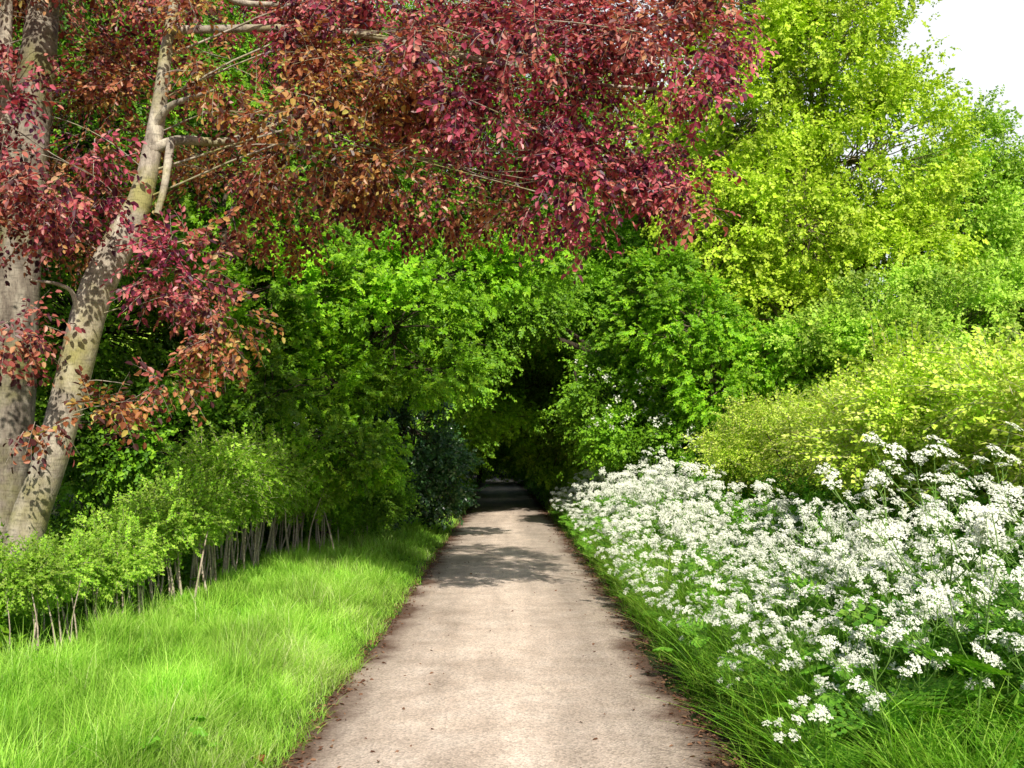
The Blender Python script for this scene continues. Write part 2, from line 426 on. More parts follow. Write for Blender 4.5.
col = mixc(t, col, mixc(t, (1, 1, 1), ck.outputs[0], cm.outputs[0]), 1.0, 'MULTIPLY')
pn = noise(1.1, 4, .55); pt = ramp(t, [(.34, (.88, .87, .86)), (.46, (1, 1, 1)), (.62, (1, 1, 1)), (.70, (1.08, 1.07, 1.05))]); Lk(pn, pt.inputs[0]); col = mixc(t, col, pt.outputs[0], 1.0, 'MULTIPLY')
p = N('ShaderNodeBsdfPrincipled'); Lk(col, p.inputs['Base Color']); p.inputs['Roughness'].default_value = .85; p.inputs['Specular IOR Level'].default_value = .25
bp = N('ShaderNodeBump'); bp.inputs['Strength'].default_value = .6; bp.inputs['Distance'].default_value = .008; Lk(vo.outputs['Distance'], bp.inputs['Height']); Lk(bp.outputs[0], p.inputs['Normal']); Lk(p.outputs[0], o.inputs[0])
M['tarmac'] = m
mb = MB(); mb.add(np.stack([X, Y, Z], -1), np.stack([a, a + 1, a + len(us) + 1, a + len(us)], -1).reshape(-1, 4), 0, (U * .5 + .5).ravel())
tag(mb.obj('lane', [M['tarmac']], smooth=True), kind='structure')

# ------------------------------------------------------------------ grass (one object per verge: nobody could count it)
def grass(name, mat, P, h, w, lean, r, kind_label, seg=3, flow=None):
    n = len(P); az = r.uniform(0, 2 * math.pi, n); d = np.stack([np.cos(az), np.sin(az), 0 * az], -1)
    if flow is not None: d = unit(d + flow)
    side = unit(np.stack([-d[:, 1] + r.normal(0, .5, n), d[:, 0] + r.normal(0, .5, n), 0 * az], -1))
    V = []
    for k in range(seg + 1):
        t = k / seg; c = P + d * (h * lean * t ** 2)[:, None]; c[:, 2] += h * t * (1 - .35 * lean * t)
        wk = w * (1 - t) ** .7 if k < seg else w * .08
        V.append(c - side * wk[:, None] * .5); V.append(c + side * wk[:, None] * .5)
    V = np.stack(V, 1)                                   # n, 2(seg+1), 3
    f = np.array([[2 * k, 2 * k + 1, 2 * k + 3, 2 * k + 2] for k in range(seg)])
    Fc = (f[None] + (np.arange(n) * V.shape[1])[:, None, None]).reshape(-1, 4)
    tint = np.repeat(np.clip(r.beta(2, 2.2, n) + .10 * TONE(P) + .04 * GN2(P), 0, 1), V.shape[1])
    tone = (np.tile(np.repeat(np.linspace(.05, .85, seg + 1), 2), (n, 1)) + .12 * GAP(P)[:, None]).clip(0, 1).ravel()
    mb = MB(); mb.add(V, Fc, 0, tint, tone)
    return tag(mb.obj(name, [mat]), kind='stuff')


def on_ground(x, y): return np.stack([x, y, ground_z(x, y) - .005], -1)


r = np.random.default_rng(101)
def verge_points(n, y0, y1, u0, u1, power=1.0):
    y = y0 + (y1 - y0) * r.uniform(0, 1, n) ** power; u = r.uniform(u0, u1, n)
    return lane_c(y) + u, y, u
CL = Noise(.55, 41)
def left_grass():
    parts = []
    for n, y0, y1, ww, hh in ((70000, 4.2, 8.5, .0055, .21), (45000, 8.5, 14, .008, .20), (26000, 14, 26, .013, .20), (12000, 26, 60, .03, .2)):
        x, y, u = verge_points(n, y0, y1, -3.3, -1.16); p3 = np.stack([x, y, 0 * x], -1); e = -u - 1.2
        keep = r.uniform(0, 1, n) < np.clip(.25 + e * 3.2 + .25 * CL(p3), 0, 1); x, y, u, e, p3 = x[keep], y[keep], u[keep], e[keep], p3[keep]
        h = hh * r.uniform(.55, 1.35, len(x)) * (.50 + .50 * smooth(e, -.05, .75)) * (1 - .45 * smooth(e, 1.75, 2.3)) * (1 + .26 * CL(p3) + .16 * TONE(p3))
        parts.append((on_ground(x, y), h, np.full(len(x), ww) * r.uniform(.6, 1.3, len(x)), r.uniform(.15, 1.0, len(x))))
    # taller tufts and long stalks
    x, y, u = verge_points(9000, 4.2, 11, -3.2, -1.6, 1.6); p3 = np.stack([x, y, 0 * x], -1); k = CL(p3) + TONE(p3) > .55
    x, y = x[k], y[k]; parts.append((on_ground(x, y), r.uniform(.24, .48, len(x)), np.full(len(x), .0075), r.uniform(.1, .8, len(x))))
    x, y, u = verge_points(260, 4.3, 9, -3.1, -1.7, 1.5)
    parts.append((on_ground(x, y), r.uniform(.42, .66, len(x)), np.full(len(x), .006), r.uniform(.05, .4, len(x))))
    P, h, w, l = (np.concatenate([q[i] for q in parts]) for i in range(4))
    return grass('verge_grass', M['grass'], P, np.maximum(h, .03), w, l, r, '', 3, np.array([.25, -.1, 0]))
left_grass()


def right_grass():
    parts = []
    for n, y0, y1, ww, hh in ((36000, 3.6, 8.5, .007, .34), (26000, 8.5, 15, .010, .32), (14000, 15, 32, .018, .30), (6000, 32, 60, .03, .25)):
        x, y, u = verge_points(n, y0, y1, 1.2, 4.6); p3 = np.stack([x, y, 0 * x], -1); e = u - 1.2
        keep = r.uniform(0, 1, n) < np.clip(.10 + e * 2.2 + .55 * CL(p3), 0, 1) * np.clip(1.25 - e * .5, .12, 1); x, y, u, e, p3 = x[keep], y[keep], u[keep], e[keep], p3[keep]
        h = hh * r.uniform(.5, 1.5, len(x)) * (.40 + .75 * smooth(e, 0, .5)) * (1 + .25 * CL(p3))
        parts.append((on_ground(x, y), h, np.full(len(x), ww) * r.uniform(.6, 1.4, len(x)), r.uniform(.3, 1.3, len(x))))
    x, y, u = verge_points(9000, 3.8, 17, 1.27, 1.95); p3 = np.stack([x, y, 0 * x], -1); k = CL(p3) > .1; x, y = x[k], y[k]
    parts.append((on_ground(x, y), r.uniform(.30, .70, len(x)), np.full(len(x), .010), r.uniform(.3, 1.1, len(x))))
    P, h, w, l = (np.concatenate([q[i] for q in parts]) for i in range(4))
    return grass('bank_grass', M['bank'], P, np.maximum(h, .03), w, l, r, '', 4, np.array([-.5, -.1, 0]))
right_grass()

# leaf mould and litter along both edges of the lane
n = 7000; y = 4 + 40 * r.uniform(0, 1, n) ** 1.7; s = np.where(r.uniform(size=n) < .42, -1, 1)
u = s * (1.22 - np.abs(r.normal(0, .10, n) * np.where(r.uniform(size=n) < .05, 5, 1)) + .05); x = lane_c(y) + u
mb = MB(); lf = leaf_shape(.034, .02, .5, .2)
P = np.stack([x, y, np.maximum(ground_z(x, y), .012 * (1 - (u / 1.24) ** 2)) + .008], -1)
az = r.uniform(0, 6.28, n); Xd = np.stack([np.cos(az), np.sin(az), r.normal(0, .2, n)], -1)
scatter(mb, [(lf, LEAF_F, np.zeros(2, int), np.zeros(6, int))], P, Xd, np.tile([0, 0, 1.], (n, 1)) + r.normal(0, .35, (n, 3)), r.uniform(.4, 1.25, n), np.full(n, .6), r)
tag(mb.obj('leaf_litter', [M['litter']]), kind='stuff')

# a single reddish dead leaf on the grass edge at the near left
mb = MB(); L = leaf_shape(.13, .075, .5, .1); mb.add(L, LEAF_F, 0, .8, .6)
q = at(262, 752, 5.25); fl = thing('fallen_leaf', 'curled reddish brown fallen leaf lying at the grass edge of the lane', 'fallen leaf', (q[0], 5.25, .055), 2.2)
b = mb.obj('leaf_blade', [M['redleaf']], fl); mb = MB(); tube(mb, [(0, 0, 0), (-.02, .003, .004), (-.05, .01, 0)], [.0022, .0018, .0015], 5); mb.obj('leaf_stalk', [M['redleaf']], fl)

# ------------------------------------------------------------------ trees
def tree(name, label, cat, trunk_pts, trunk_r, lobes, templates, mats, bark, clump_r, cover, per, seed, r0=.10, frac=.35, group=None, trunk_sides=12, extra=None, **kw):
    r = np.random.default_rng(seed); base = np.asarray(trunk_pts[0], float)
    root = thing(name, label, cat, base, 0, group)
    path = curve(trunk_pts, 26) - base; rad = np.interp(np.linspace(0, 1, 26), np.linspace(0, 1, len(trunk_r)), trunk_r)
    tb = MB(); tube(tb, path, rad, trunk_sides, bump=.035)
    lob = [(np.asarray(l[0], float) - base,) + tuple(l[1:]) for l in lobes]
    cb = MB(); cl = foliage(cb, r, lob, templates, clump_r, cover, per, **kw)
    starts = [(path[i], rad[i]) for i in range(9, 26)]
    bb = MB(); branchwork(bb, r, starts, lob, cl, r0, frac)
    tr = tb.obj('trunk', [bark], root, True); bb.obj('branch', [bark], tr, True)
    cb.obj('crown', mats, root)
    return root


def px_lobe(px, py, y, rx, ry, rd, tone=.5, cov=1.0):
    s = y / F; return (at(px, py, y), (rx * s, rd, ry * s), tone, cov)


r = np.random.default_rng(5)
bl = leaf_shape(.060, .037, .35, .18)
T_beech = [spray(r, 8, .27, bl, 'flat', .002) for _ in range(5)] + [spray(r, 7, .25, bl, 'hang', .002) for _ in range(4)]
ml = tri_leaf(.078, .105)
T_maple = [spray(r, 7, .20, ml, 'flat', .003) for _ in range(4)] + [spray(r, 8, .16, ml, 'ball') for _ in range(4)]
dl = lobed_shape(.065, .05)
T_deep = [spray(r, 7, .20, dl, 'ball', 0, True) for _ in range(4)] + [spray(r, 7, .22, dl, 'flat', 0, True) for _ in range(4)]
ol = lobed_shape(.105, .085); kl = lobed_shape(.080, .068)
T_fine = [spray(r, 8, .24, kl, 'ball', 0, True) for _ in range(5)] + [spray(r, 8, .30, kl, 'flat', 0, True) for _ in range(3)]
T_oak = [spray(r, 7, .26, ol, 'ball', 0, True) for _ in range(5)] + [spray(r, 7, .32, ol, 'flat', 0, True) for _ in range(3)]
hl = lobed_shape(.036, .030)
T_hedge = [spray(r, 9, .16, hl, 'ball', 0, True) for _ in range(4)] + [spray(r, 10, .26, hl, 'flat', .002, True) for _ in range(4)]
yl = tri_leaf(.042, .054)
T_young = [spray(r, 8, .20, yl, 'flat', .002) for _ in range(4)] + [spray(r, 7, .14, yl, 'ball') for _ in range(3)]

# copper beech with the leaning grey stem
lob = [px_lobe(400, 50, 9.6, 110, 85, 1.2, .15), px_lobe(520, 85, 9.3, 110, 90, 1.2, .0), px_lobe(630, 95, 9.2, 90, 85, 1.1, .0), px_lobe(685, 45, 9.5, 58, 55, .9, .05),
       px_lobe(320, 130, 9.3, 85, 75, 1.0, .75, .7), px_lobe(430, 185, 9.7, 90, 40, .9, .6, .8), px_lobe(560, 185, 9.0, 70, 42, .7, .2), px_lobe(235, 60, 9.5, 80, 70, 1.0, .9, .5),
       px_lobe(60, 160, 8.5, 75, 62, .5, .25), px_lobe(182, 275, 8.7, 40, 44, .35, .6, .9), px_lobe(45, 235, 8.7, 50, 30, .35, .65, .6), px_lobe(218, 322, 8.7, 28, 36, .3, .75, .9), px_lobe(60, 418, 8.3, 70, 20, .3, .55, .7), px_lobe(130, 385, 8.6, 50, 16, .25, .55, .7),
       px_lobe(20, 112, 8.6, 70, 28, .45, .1), px_lobe(588, 262, 8.9, 9, 30, .1, .3, 1.3), px_lobe(690, 180, 9.2, 32, 42, .4, .1), px_lobe(270, 200, 10.4, 90, 50, .8, .6, .6), px_lobe(10, 330, 8.5, 35, 35, .3, .5, .6),
       px_lobe(420, -30, 10.2, 190, 45, 1.1, .2, .8), px_lobe(620, -20, 10, 100, 45, 1.0, .1, .8), px_lobe(220, -30, 10.2, 130, 45, 1.1, .4, .6)]
tp = [at(14, 655, 9.0), at(18, 600, 9.0), at(25, 534, 9.0), at(48, 469, 9.0), at(68, 400, 9.0), at(93, 300, 9.05), at(121, 240, 9.1), at(144, 188, 9.2), at(160, 100, 9.3), at(167, 45, 9.4), at(180, -30, 9.6)]
tp[0][2] = ground_z(tp[0][0], 9.0) - .15
beech = tree('copper_beech_tree', 'copper beech with leaning grey stem and crimson boughs reaching over the lane', 'tree', tp, [.24, .19, .165, .15, .148, .145, .135, .10, .07, .055, .03], lob, T_beech,
             [M['copper'], M['beechbark']], M['beechbark'], .21, .74, 8, 51, r0=.011, frac=.2, flat=.45, droop=.35, tone_amp=.55, gs=.55)
# second copper beech, thick upright trunk at the left edge
lob = [px_lobe(60, 20, 10.6, 120, 55, 1.0, .5), px_lobe(150, 110, 11.2, 80, 60, .9, .7), px_lobe(-140, 60, 10.4, 150, 100, 1.5, .4), px_lobe(-150, 260, 10.6, 120, 90, 1.2, .4), px_lobe(40, 210, 11.3, 80, 50, .7, .6, .8),
       px_lobe(0, -60, 10.8, 180, 60, 1.4, .4, .7)]
tp = [at(-8, 620, 10.8), at(2, 500, 10.8), at(14, 380, 10.8), at(20, 260, 10.8), at(28, 150, 10.8), at(38, 60, 10.8), at(48, -60, 11), at(60, -200, 11.2)]
tp[0][2] = ground_z(tp[0][0], 10.8) - .15
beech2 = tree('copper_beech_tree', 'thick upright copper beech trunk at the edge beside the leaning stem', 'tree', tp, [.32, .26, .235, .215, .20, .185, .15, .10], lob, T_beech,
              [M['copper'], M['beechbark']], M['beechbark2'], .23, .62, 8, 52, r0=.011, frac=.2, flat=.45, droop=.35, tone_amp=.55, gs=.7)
# visible limbs of the two beeches
def limb(root, pts, r0, r1, n=14):
    mb = MB(); base = np.array(root.location); tube(mb, curve(pts, n) - base, np.linspace(r0, r1, n), 8, bump=.04); mb.obj('limb', [M['beechbark']], root, True)
limb(beech, [at(171, 140, 9.22), at(168, 162, 9.12), at(164, 188, 9.05), at(157, 214, 9.0)], .040, .030)
limb(beech, [at(152, 130, 9.25), at(168, 108, 9.15), at(190, 98, 9.0), at(215, 90, 8.9)], .042, .012)
limb(beech, [at(150, 150, 9.2), at(180, 140, 9.3), at(222, 142, 9.5), at(262, 130, 9.7), at(330, 100, 9.8)], .055, .02)
limb(beech, [at(200, -20, 9.9), at(240, 2, 9.6), at(290, 6, 9.4), at(330, 22, 9.2)], .04, .015)

limb(beech, [at(80, 360, 9.0), at(75, 300, 8.9), at(60, 285, 8.8), at(30, 280, 8.6)], .03, .01)
limb(beech, [at(172, 30, 9.4), at(330, 30, 9.5), at(480, 60, 9.4), at(600, 85, 9.3), at(700, 90, 9.3)], .042, .012)
limb(beech2, [at(14, 200, 10.8), at(6, 120, 10.7), at(6, 40, 10.6), at(8, -80, 10.5)], .085, .06)

# big trees of the left hedgerow, dark behind the beeches
def hedgerow(label, base, top, lobes, T, leaf, seed, clump_r=.30, cover=1.7, per=9, name='hawthorn_tree', cat='tree', bark='bark', r=.14, **kw):
    b = np.array([base[0], base[1], ground_z(base[0], base[1]) - .1]); tpt = np.array([top[0], top[1], top[2]])
    md = (b + tpt) / 2 + np.array([.15, -.1, 0])
    return tree(name, label, cat, [b, b * .75 + tpt * .25 + np.array([.06, .05, 0]), md, tpt], [r, r * .85, r * .7, r * .35], lobes, T, [M[leaf], M['bark']], M[bark], clump_r, cover, per, seed, r0=r * .5, **kw)

hedgerow('dark leafy tree filling the shade behind the two copper beech trunks', (-6.2, 14.5), (-6.0, 14.8, 6), [px_lobe(80, 330, 14.5, 150, 130, 1.4), px_lobe(60, 130, 15.5, 170, 140, 1.8), px_lobe(-130, 250, 15, 150, 200, 2), px_lobe(150, 440, 13.6, 120, 60, .9)], T_deep, 'deep', 61, gs=.3, tone_amp=.5)
hedgerow('dark green tree with sunlit flecks between the beech stem and the bright maple', (-4.6, 14.8), (-4.3, 15, 5.4), [px_lobe(235, 300, 14.6, 70, 60, 1.0, .35), px_lobe(300, 290, 15.2, 60, 60, .9, .4), px_lobe(230, 180, 15.5, 120, 90, 1.4, .3), px_lobe(270, 400, 13.9, 70, 50, .8, .35), px_lobe(200, 400, 14.4, 50, 60, .8, .25), px_lobe(320, 450, 14, 55, 45, .7, .4)], T_maple, 'maple', 62, name='elm_tree', gs=.8, tone_amp=.7, clump_r=.27, cover=1.2)
hedgerow('tall dark tree rising high behind the crimson beech boughs', (-4.9, 24), (-4.8, 24, 8), [px_lobe(300, 130, 24, 170, 140, 2.4), px_lobe(460, 110, 28, 150, 110, 2.4), px_lobe(120, 90, 23, 150, 130, 2.0), px_lobe(330, 320, 19, 100, 90, 1.5)], T_deep, 'tunnel', 63, name='sycamore_tree', clump_r=.4)
# bright field maple leaning out of the left hedge
hedgerow('bright green field maple leaning out of the left hedge over the grass verge', (-3.2, 16.5), (-2.2, 16.2, 3.8), [px_lobe(400, 330, 15.5, 62, 60, .8, .6), px_lobe(360, 270, 16, 60, 42, .8, .6), px_lobe(450, 275, 16.2, 70, 40, .8, .6), px_lobe(430, 370, 15.3, 45, 35, .6, .55), px_lobe(525, 262, 16.5, 60, 32, .7, .6), px_lobe(330, 385, 15.0, 48, 42, .6, .5), px_lobe(345, 450, 14.7, 52, 38, .6, .4), px_lobe(280, 350, 14.6, 40, 35, .5, .4), px_lobe(250, 430, 14.2, 45, 30, .5, .35)],
         T_maple, 'maple', 64, name='maple_tree', gs=.3, clump_r=.26, cover=1.3, per=9, upw=.8)
# dark evergreen by the lane
hedgerow('dark blue-green holly bush on the left just before the tunnel', (-2.9, 20.5), (-2.8, 20.5, 3.0), [px_lobe(415, 430, 20, 38, 75, .8), px_lobe(440, 480, 20.5, 28, 40, .7), px_lobe(380, 480, 19.6, 35, 45, .7)], T_deep, 'holly', 65, name='holly_bush', cat='bush', clump_r=.22)
hedgerow('low green bush under the maple at the end of the stemmed hedge', (-3.3, 17.6), (-3.2, 17.6, 1.2), [px_lobe(360, 490, 17, 50, 34, .7), px_lobe(320, 500, 16.6, 40, 30, .6)], T_young, 'tunnel', 66, name='hazel_bush', cat='bush', clump_r=.22)

# trees that close over the lane further on
LOB = lambda x, y, z, a, b, c, tone=.5: ((x, y, z), (a, b, c), tone)
tun = [  # label, base x, y, lobes
    ('left tunnel tree with drooping mid green boughs just past the holly', -3.4, 26, [LOB(-3.0, 25.5, 3.0, 1.7, 2.4, 2.6), LOB(-1.0, 26, 5.4, 2.2, 2.4, 1.3), LOB(-4, 26.5, 6.5, 2.6, 2.6, 2.6), px_lobe(462, 350, 24, 34, 60, 1.2, .45), px_lobe(510, 300, 25, 50, 42, 1.3, .45), px_lobe(488, 392, 30, 26, 36, 1.2, .6), px_lobe(460, 420, 27, 22, 50, 1.0, .5), px_lobe(512, 418, 28.5, 22, 9, .4, 1, 1.2)]),
    ('left tunnel tree, second one back, shading the lane', -3.8, 33, [LOB(-3.7, 32.5, 3, 1.8, 3.4, 2.8), LOB(-1.2, 33, 5.9, 2.4, 3, 1.5), LOB(-4, 33, 7.5, 3, 3, 3)]),
    ('left tunnel tree, third one back, in deep shade', -4.3, 42, [LOB(-4.4, 41, 3, 2.0, 4.5, 3), LOB(-1.4, 42, 5.6, 2.8, 4, 1.8), LOB(-4.5, 42, 8, 3.4, 4, 3.4)]),
    ('left tunnel tree, fourth one back, where the lane bends', -5.0, 54, [LOB(-5.2, 53, 3, 2.2, 6, 3.2), LOB(-2, 54, 5.8, 3, 5, 2.0), LOB(-5, 54, 8, 4, 5, 4)]),
    ('right tunnel tree arching with dark branches over the lane', 3.2, 29, [LOB(3.2, 28.5, 2.9, 1.7, 2.6, 2.6), LOB(1.2, 28.5, 6.0, 2.1, 2.4, 1.3), LOB(3.5, 29, 7, 2.4, 2.6, 2.6), px_lobe(575, 330, 29, 50, 45, 1.4, .1), px_lobe(575, 405, 30, 36, 50, 1.3, .05), px_lobe(530, 385, 33, 34, 36, 1.3, .1), px_lobe(518, 366, 30, 28, 32, 1.0, .4), px_lobe(548, 440, 31, 22, 36, .8, .5), px_lobe(505, 405, 33, 26, 26, 1.0, .6)]),
    ('right tunnel tree, second one back, behind the blossoming hawthorn', 3.2, 37, [LOB(3.0, 36.5, 3, 1.8, 3.6, 2.9), LOB(.8, 37, 5.9, 2.4, 3.4, 1.7), LOB(3.4, 37, 8, 3, 3, 3)]),
    ('right tunnel tree, third one back, in deep shade', 3.0, 47, [LOB(2.8, 46, 3, 2.2, 5, 3), LOB(.4, 47, 6, 2.8, 4.5, 1.9), LOB(3.4, 47, 8.4, 3.6, 4, 3.6)]),
    ('right tunnel tree, fourth one back, at the bend of the lane', 2.2, 60, [LOB(1.9, 59, 3, 2.2, 6, 3.2), LOB(-.6, 60, 6.2, 3.2, 5, 2.2), LOB(2, 60, 9, 4.5, 5, 4)]),
    ('tree closing the far end of the tunnel, leaves coloured dark as shade', 0.6, 78, [LOB(.8, 77, 3, 3.6, 4, 4), LOB(-1.6, 90, 3, 4, 3, 4), LOB(-3, 70, 6.4, 5, 5, 2.4), LOB(-7.5, 70, 4, 3, 5, 4), LOB(-2, 80, 7, 6, 4, 3.5), LOB(-7, 84, 5, 5, 4, 5.5), LOB(3, 80, 8, 5, 4, 5)]),  # roof lobes added to keep the sun off the far end
]
for k, (lab, x, y, lb) in enumerate(tun):
    hedgerow(lab, (x, y), (x * .75, y, 5.5), lb, T_fine, 'tunnel' if k not in (8,) else 'holly', 70 + k, name='tunnel_tree', clump_r=.5, cover=2.0, per=16, r=.18, gap=GAPBIG if k < 8 else None)  # the end tree takes the dark holly leaf colour in place of deep shade

# arching dark limb seen under the canopy
rt = bpy.data.objects['tunnel_tree.004']
def dark_limb(pts, r0, r1):
    mb = MB(); tube(mb, curve(pts, 14) - np.array(rt.location), np.linspace(r0, r1, 14), 7, bump=.05); mb.obj('limb', [M['bark']], rt, True)
dark_limb([at(660, 420, 29), at(622, 368, 27.2), at(580, 348, 25.6), at(545, 334, 25.2), at(500, 322, 25.4)], .11, .04)
dark_limb([at(596, 354, 26.2), at(570, 332, 25.6), at(545, 320, 25.4), at(522, 308, 25.4)], .07, .025)
dark_limb([at(585, 351, 25.8), at(575, 370, 25.4), at(582, 400, 25.4)], .05, .02)
# hawthorn in blossom on the right, at the mouth of the tunnel
bh = hedgerow('hawthorn with sprays of white blossom at the right of the tunnel mouth', (2.6, 23), (2.4, 23, 3.2), [px_lobe(615, 400, 22.5, 45, 62, 1.1), px_lobe(655, 385, 22.2, 45, 50, 1.0), px_lobe(640, 440, 21.5, 50, 35, .9), px_lobe(690, 440, 20.5, 40, 26, .8, .6)], T_deep, 'tunnel', 81, clump_r=.28)
rb = np.random.default_rng(82); pet = leaf_shape(.05, .045, .3, .1); T_bl = [spray(rb, 9, .16, pet, 'ball', 0, True) for _ in range(3)]
mb = MB(); base = np.array(bh.location); n = 0
for px, py, y, cnt, sx, sy in ((640, 390, 20.9, 30, 34, 28), (612, 415, 20.9, 20, 28, 24), (600, 372, 21.4, 10, 22, 16), (668, 425, 20.0, 22, 22, 16), (692, 440, 19.4, 18, 16, 10)):
    P = np.array([at(px + rb.normal(0, sx * .6), py + rb.normal(0, sy * .6), y + rb.normal(0, .35)) for _ in range(cnt)]) - base
    scatter(mb, T_bl, P, rb.normal(size=P.shape), np.tile([0, -.5, 1.], (cnt, 1)), rb.uniform(.5, 1.1, cnt), np.full(cnt, .6), rb)
mb.obj('blossom', [M['petal']], bh)

# bright trees on the right
hedgerow('tall yellow-green oak in full sun behind the right hedge', (7.2, 25), (7.4, 25, 9), [px_lobe(830, 60, 24, 95, 75, 2.0, .55), px_lobe(760, 110, 24, 80, 85, 1.9, .55), px_lobe(880, 160, 23.6, 85, 80, 1.9, .6), px_lobe(800, 225, 23, 100, 80, 2.0, .6), px_lobe(720, 250, 23, 75, 75, 1.7, .5), px_lobe(890, 265, 23.2, 70, 55, 1.5, .5), px_lobe(850, 0, 24.5, 70, 45, 1.5, .5), px_lobe(760, 15, 25, 70, 50, 1.7, .45), px_lobe(780, 320, 22.6, 70, 40, 1.3, .5), px_lobe(700, 130, 25, 60, 90, 1.6, .45), px_lobe(800, -70, 25.5, 90, 60, 1.8, .5)],
         T_fine, 'oak', 91, name='oak_tree', clump_r=.36, cover=1.2, per=12, gs=.2, bark='palebark', r=.24, frac=.3, gap=GAPBIG)
hedgerow('bright lime green young maple between the tunnel and the oak', (4.4, 21.5), (4.2, 21.5, 4.2), [px_lobe(690, 330, 20.5, 50, 50, 1.1, .55), px_lobe(725, 385, 20, 55, 42, 1.0, .55), px_lobe(660, 290, 21.5, 42, 40, .9, .5), px_lobe(640, 330, 21.5, 38, 36, .8, .4), px_lobe(775, 365, 20, 45, 35, 1.0, .5)], T_maple, 'maple', 92, name='maple_tree', clump_r=.30, cover=1.6, per=9, bark='palebark')
hedgerow('cool green ash tree at the right edge below the bare sky', (12.6, 27), (12.6, 27, 8), [px_lobe(960, 240, 26, 55, 75, 1.9, .6), px_lobe(1020, 240, 26, 50, 75, 1.9, .6), px_lobe(980, 165, 26.5, 32, 55, 1.3, .6), px_lobe(1080, 250, 26.5, 60, 75, 1.8, .55), px_lobe(1000, 310, 25, 80, 60, 1.7, .5), px_lobe(940, 190, 26.5, 34, 50, 1.3, .6)], T_fine, 'ash', 93, name='ash_tree', clump_r=.36, cover=1.5, per=12, gap=GAPBIG)
hedgerow('dark green shrub tree in the gap under the oak', (8.0, 20.5), (8.0, 20.5, 3.6), [px_lobe(870, 325, 20, 40, 45, 1.1), px_lobe(915, 300, 21, 34, 30, .9, .6), px_lobe(820, 350, 19.6, 45, 40, 1.1), px_lobe(960, 325, 20, 40, 52, 1.2, .55), px_lobe(1010, 300, 21, 40, 40, 1.1, .6), px_lobe(900, 350, 19, 70, 30, .9, .35)], T_deep, 'ash', 94, name='elder_tree', gs=.75, tone_amp=.5, clump_r=.32)
for k, (lab, x, y) in enumerate((('tall tree far behind the oak', 10, 40), ('tall tree far behind the ash tree', 20, 42), ('far tree glimpsed behind the maple', 3.5, 34))):
    hedgerow(lab, (x, y), (x, y, 7), [LOB(x, y, 5, 4, 3, 4), LOB(x + 1, y, 9 - 3 * (k == 1), 3, 3, 2.6), LOB(x - .5 * (k == 2), y, 11.5 - 6 * (k == 1), 3.2, 3, 2.8)], T_oak, 'ash', 95 + k, name='far_tree', clump_r=.5)

ft = bpy.data.objects['far_tree']
for x, y, a, sc, lab in ((-9, 27, 1.0, 1.0, 'tree in the field seen between the two beech trunks'), (-15, 31, 2.2, 1.1, 'tree in the field beyond the left edge of the lane'), (-2, 62, 4, 1.35, 'tall tree far off above the roof of the tunnel')):
    dup(ft, (x, y, float(ground_z(x, y)) - .1), a, sc, lab)
# ------------------------------------------------------------------ the yellow-green hedge on the right bank
def bush_proto(seed, leaf, T, rad, h, n_shoot=45, clump_r=.16, cover=1.0, per=11):
    r = np.random.default_rng(seed); root = thing('hedge_bush', 'x', 'bush')
    lob = [((0, 0, h * .58), (rad * .72, rad * .8, h * .32), .6, .7)] + [((r.uniform(-1.0, .6) * rad, r.uniform(-1.1, 1.1) * rad, h * r.uniform(.42, 1.05)), (rad * r.uniform(.18, .45), rad * r.uniform(.18, .45), h * r.uniform(.08, .22)), r.uniform(.4, 1.0)) for _ in range(13)]
    cb = MB(); cl = foliage(cb, r, lob, T, clump_r, cover, per, upw=.4, sunw=.7, droop=-.1, inner=.6, gs=.4, gap=Noise(.7, seed))
    # long upright shoots that make the top ragged
    P = []; X = []
    for _ in range(n_shoot):
        a = r.uniform(0, 6.28); q = rad * math.sqrt(r.uniform(0, 1)); p = np.array([math.cos(a) * q, math.sin(a) * q, h * (.80 + .18 * (1 - (q / rad) ** 2))]); d = unit(np.array([r.normal(-.2, .6), r.normal(-.2, .6), 1.0]))
        for k in range(r.integers(2, 6)): P.append(p + d * .11 * k + np.array([0, 0, -.012 * k * k]) + r.normal(0, .03, 3)); X.append(d + r.normal(0, .5, 3))
    P = np.array(P); X = np.array(X); scatter(cb, T, P, X, r.normal(0, 1, P.shape) + SUN_DIR, r.uniform(.6, 1.0, len(P)), np.full(len(P), .75), r)
    cb.obj('foliage', [M[leaf], M['stem']], root)
    for k in range(5):
        sb = MB(); a = k * 1.257 + r.uniform(0, .8); e = np.array([math.cos(a) * rad * .7, math.sin(a) * rad * .7, h * r.uniform(.6, .85)])
        b0 = np.array([math.cos(a) * .09, math.sin(a) * .09, -.05]); tube(sb, curve([b0, b0 * 2 + [0, 0, h * .3], e], 8), np.linspace(.03, .008, 8), 6); sb.obj('stem', [M['bark']], root, True)
    return root


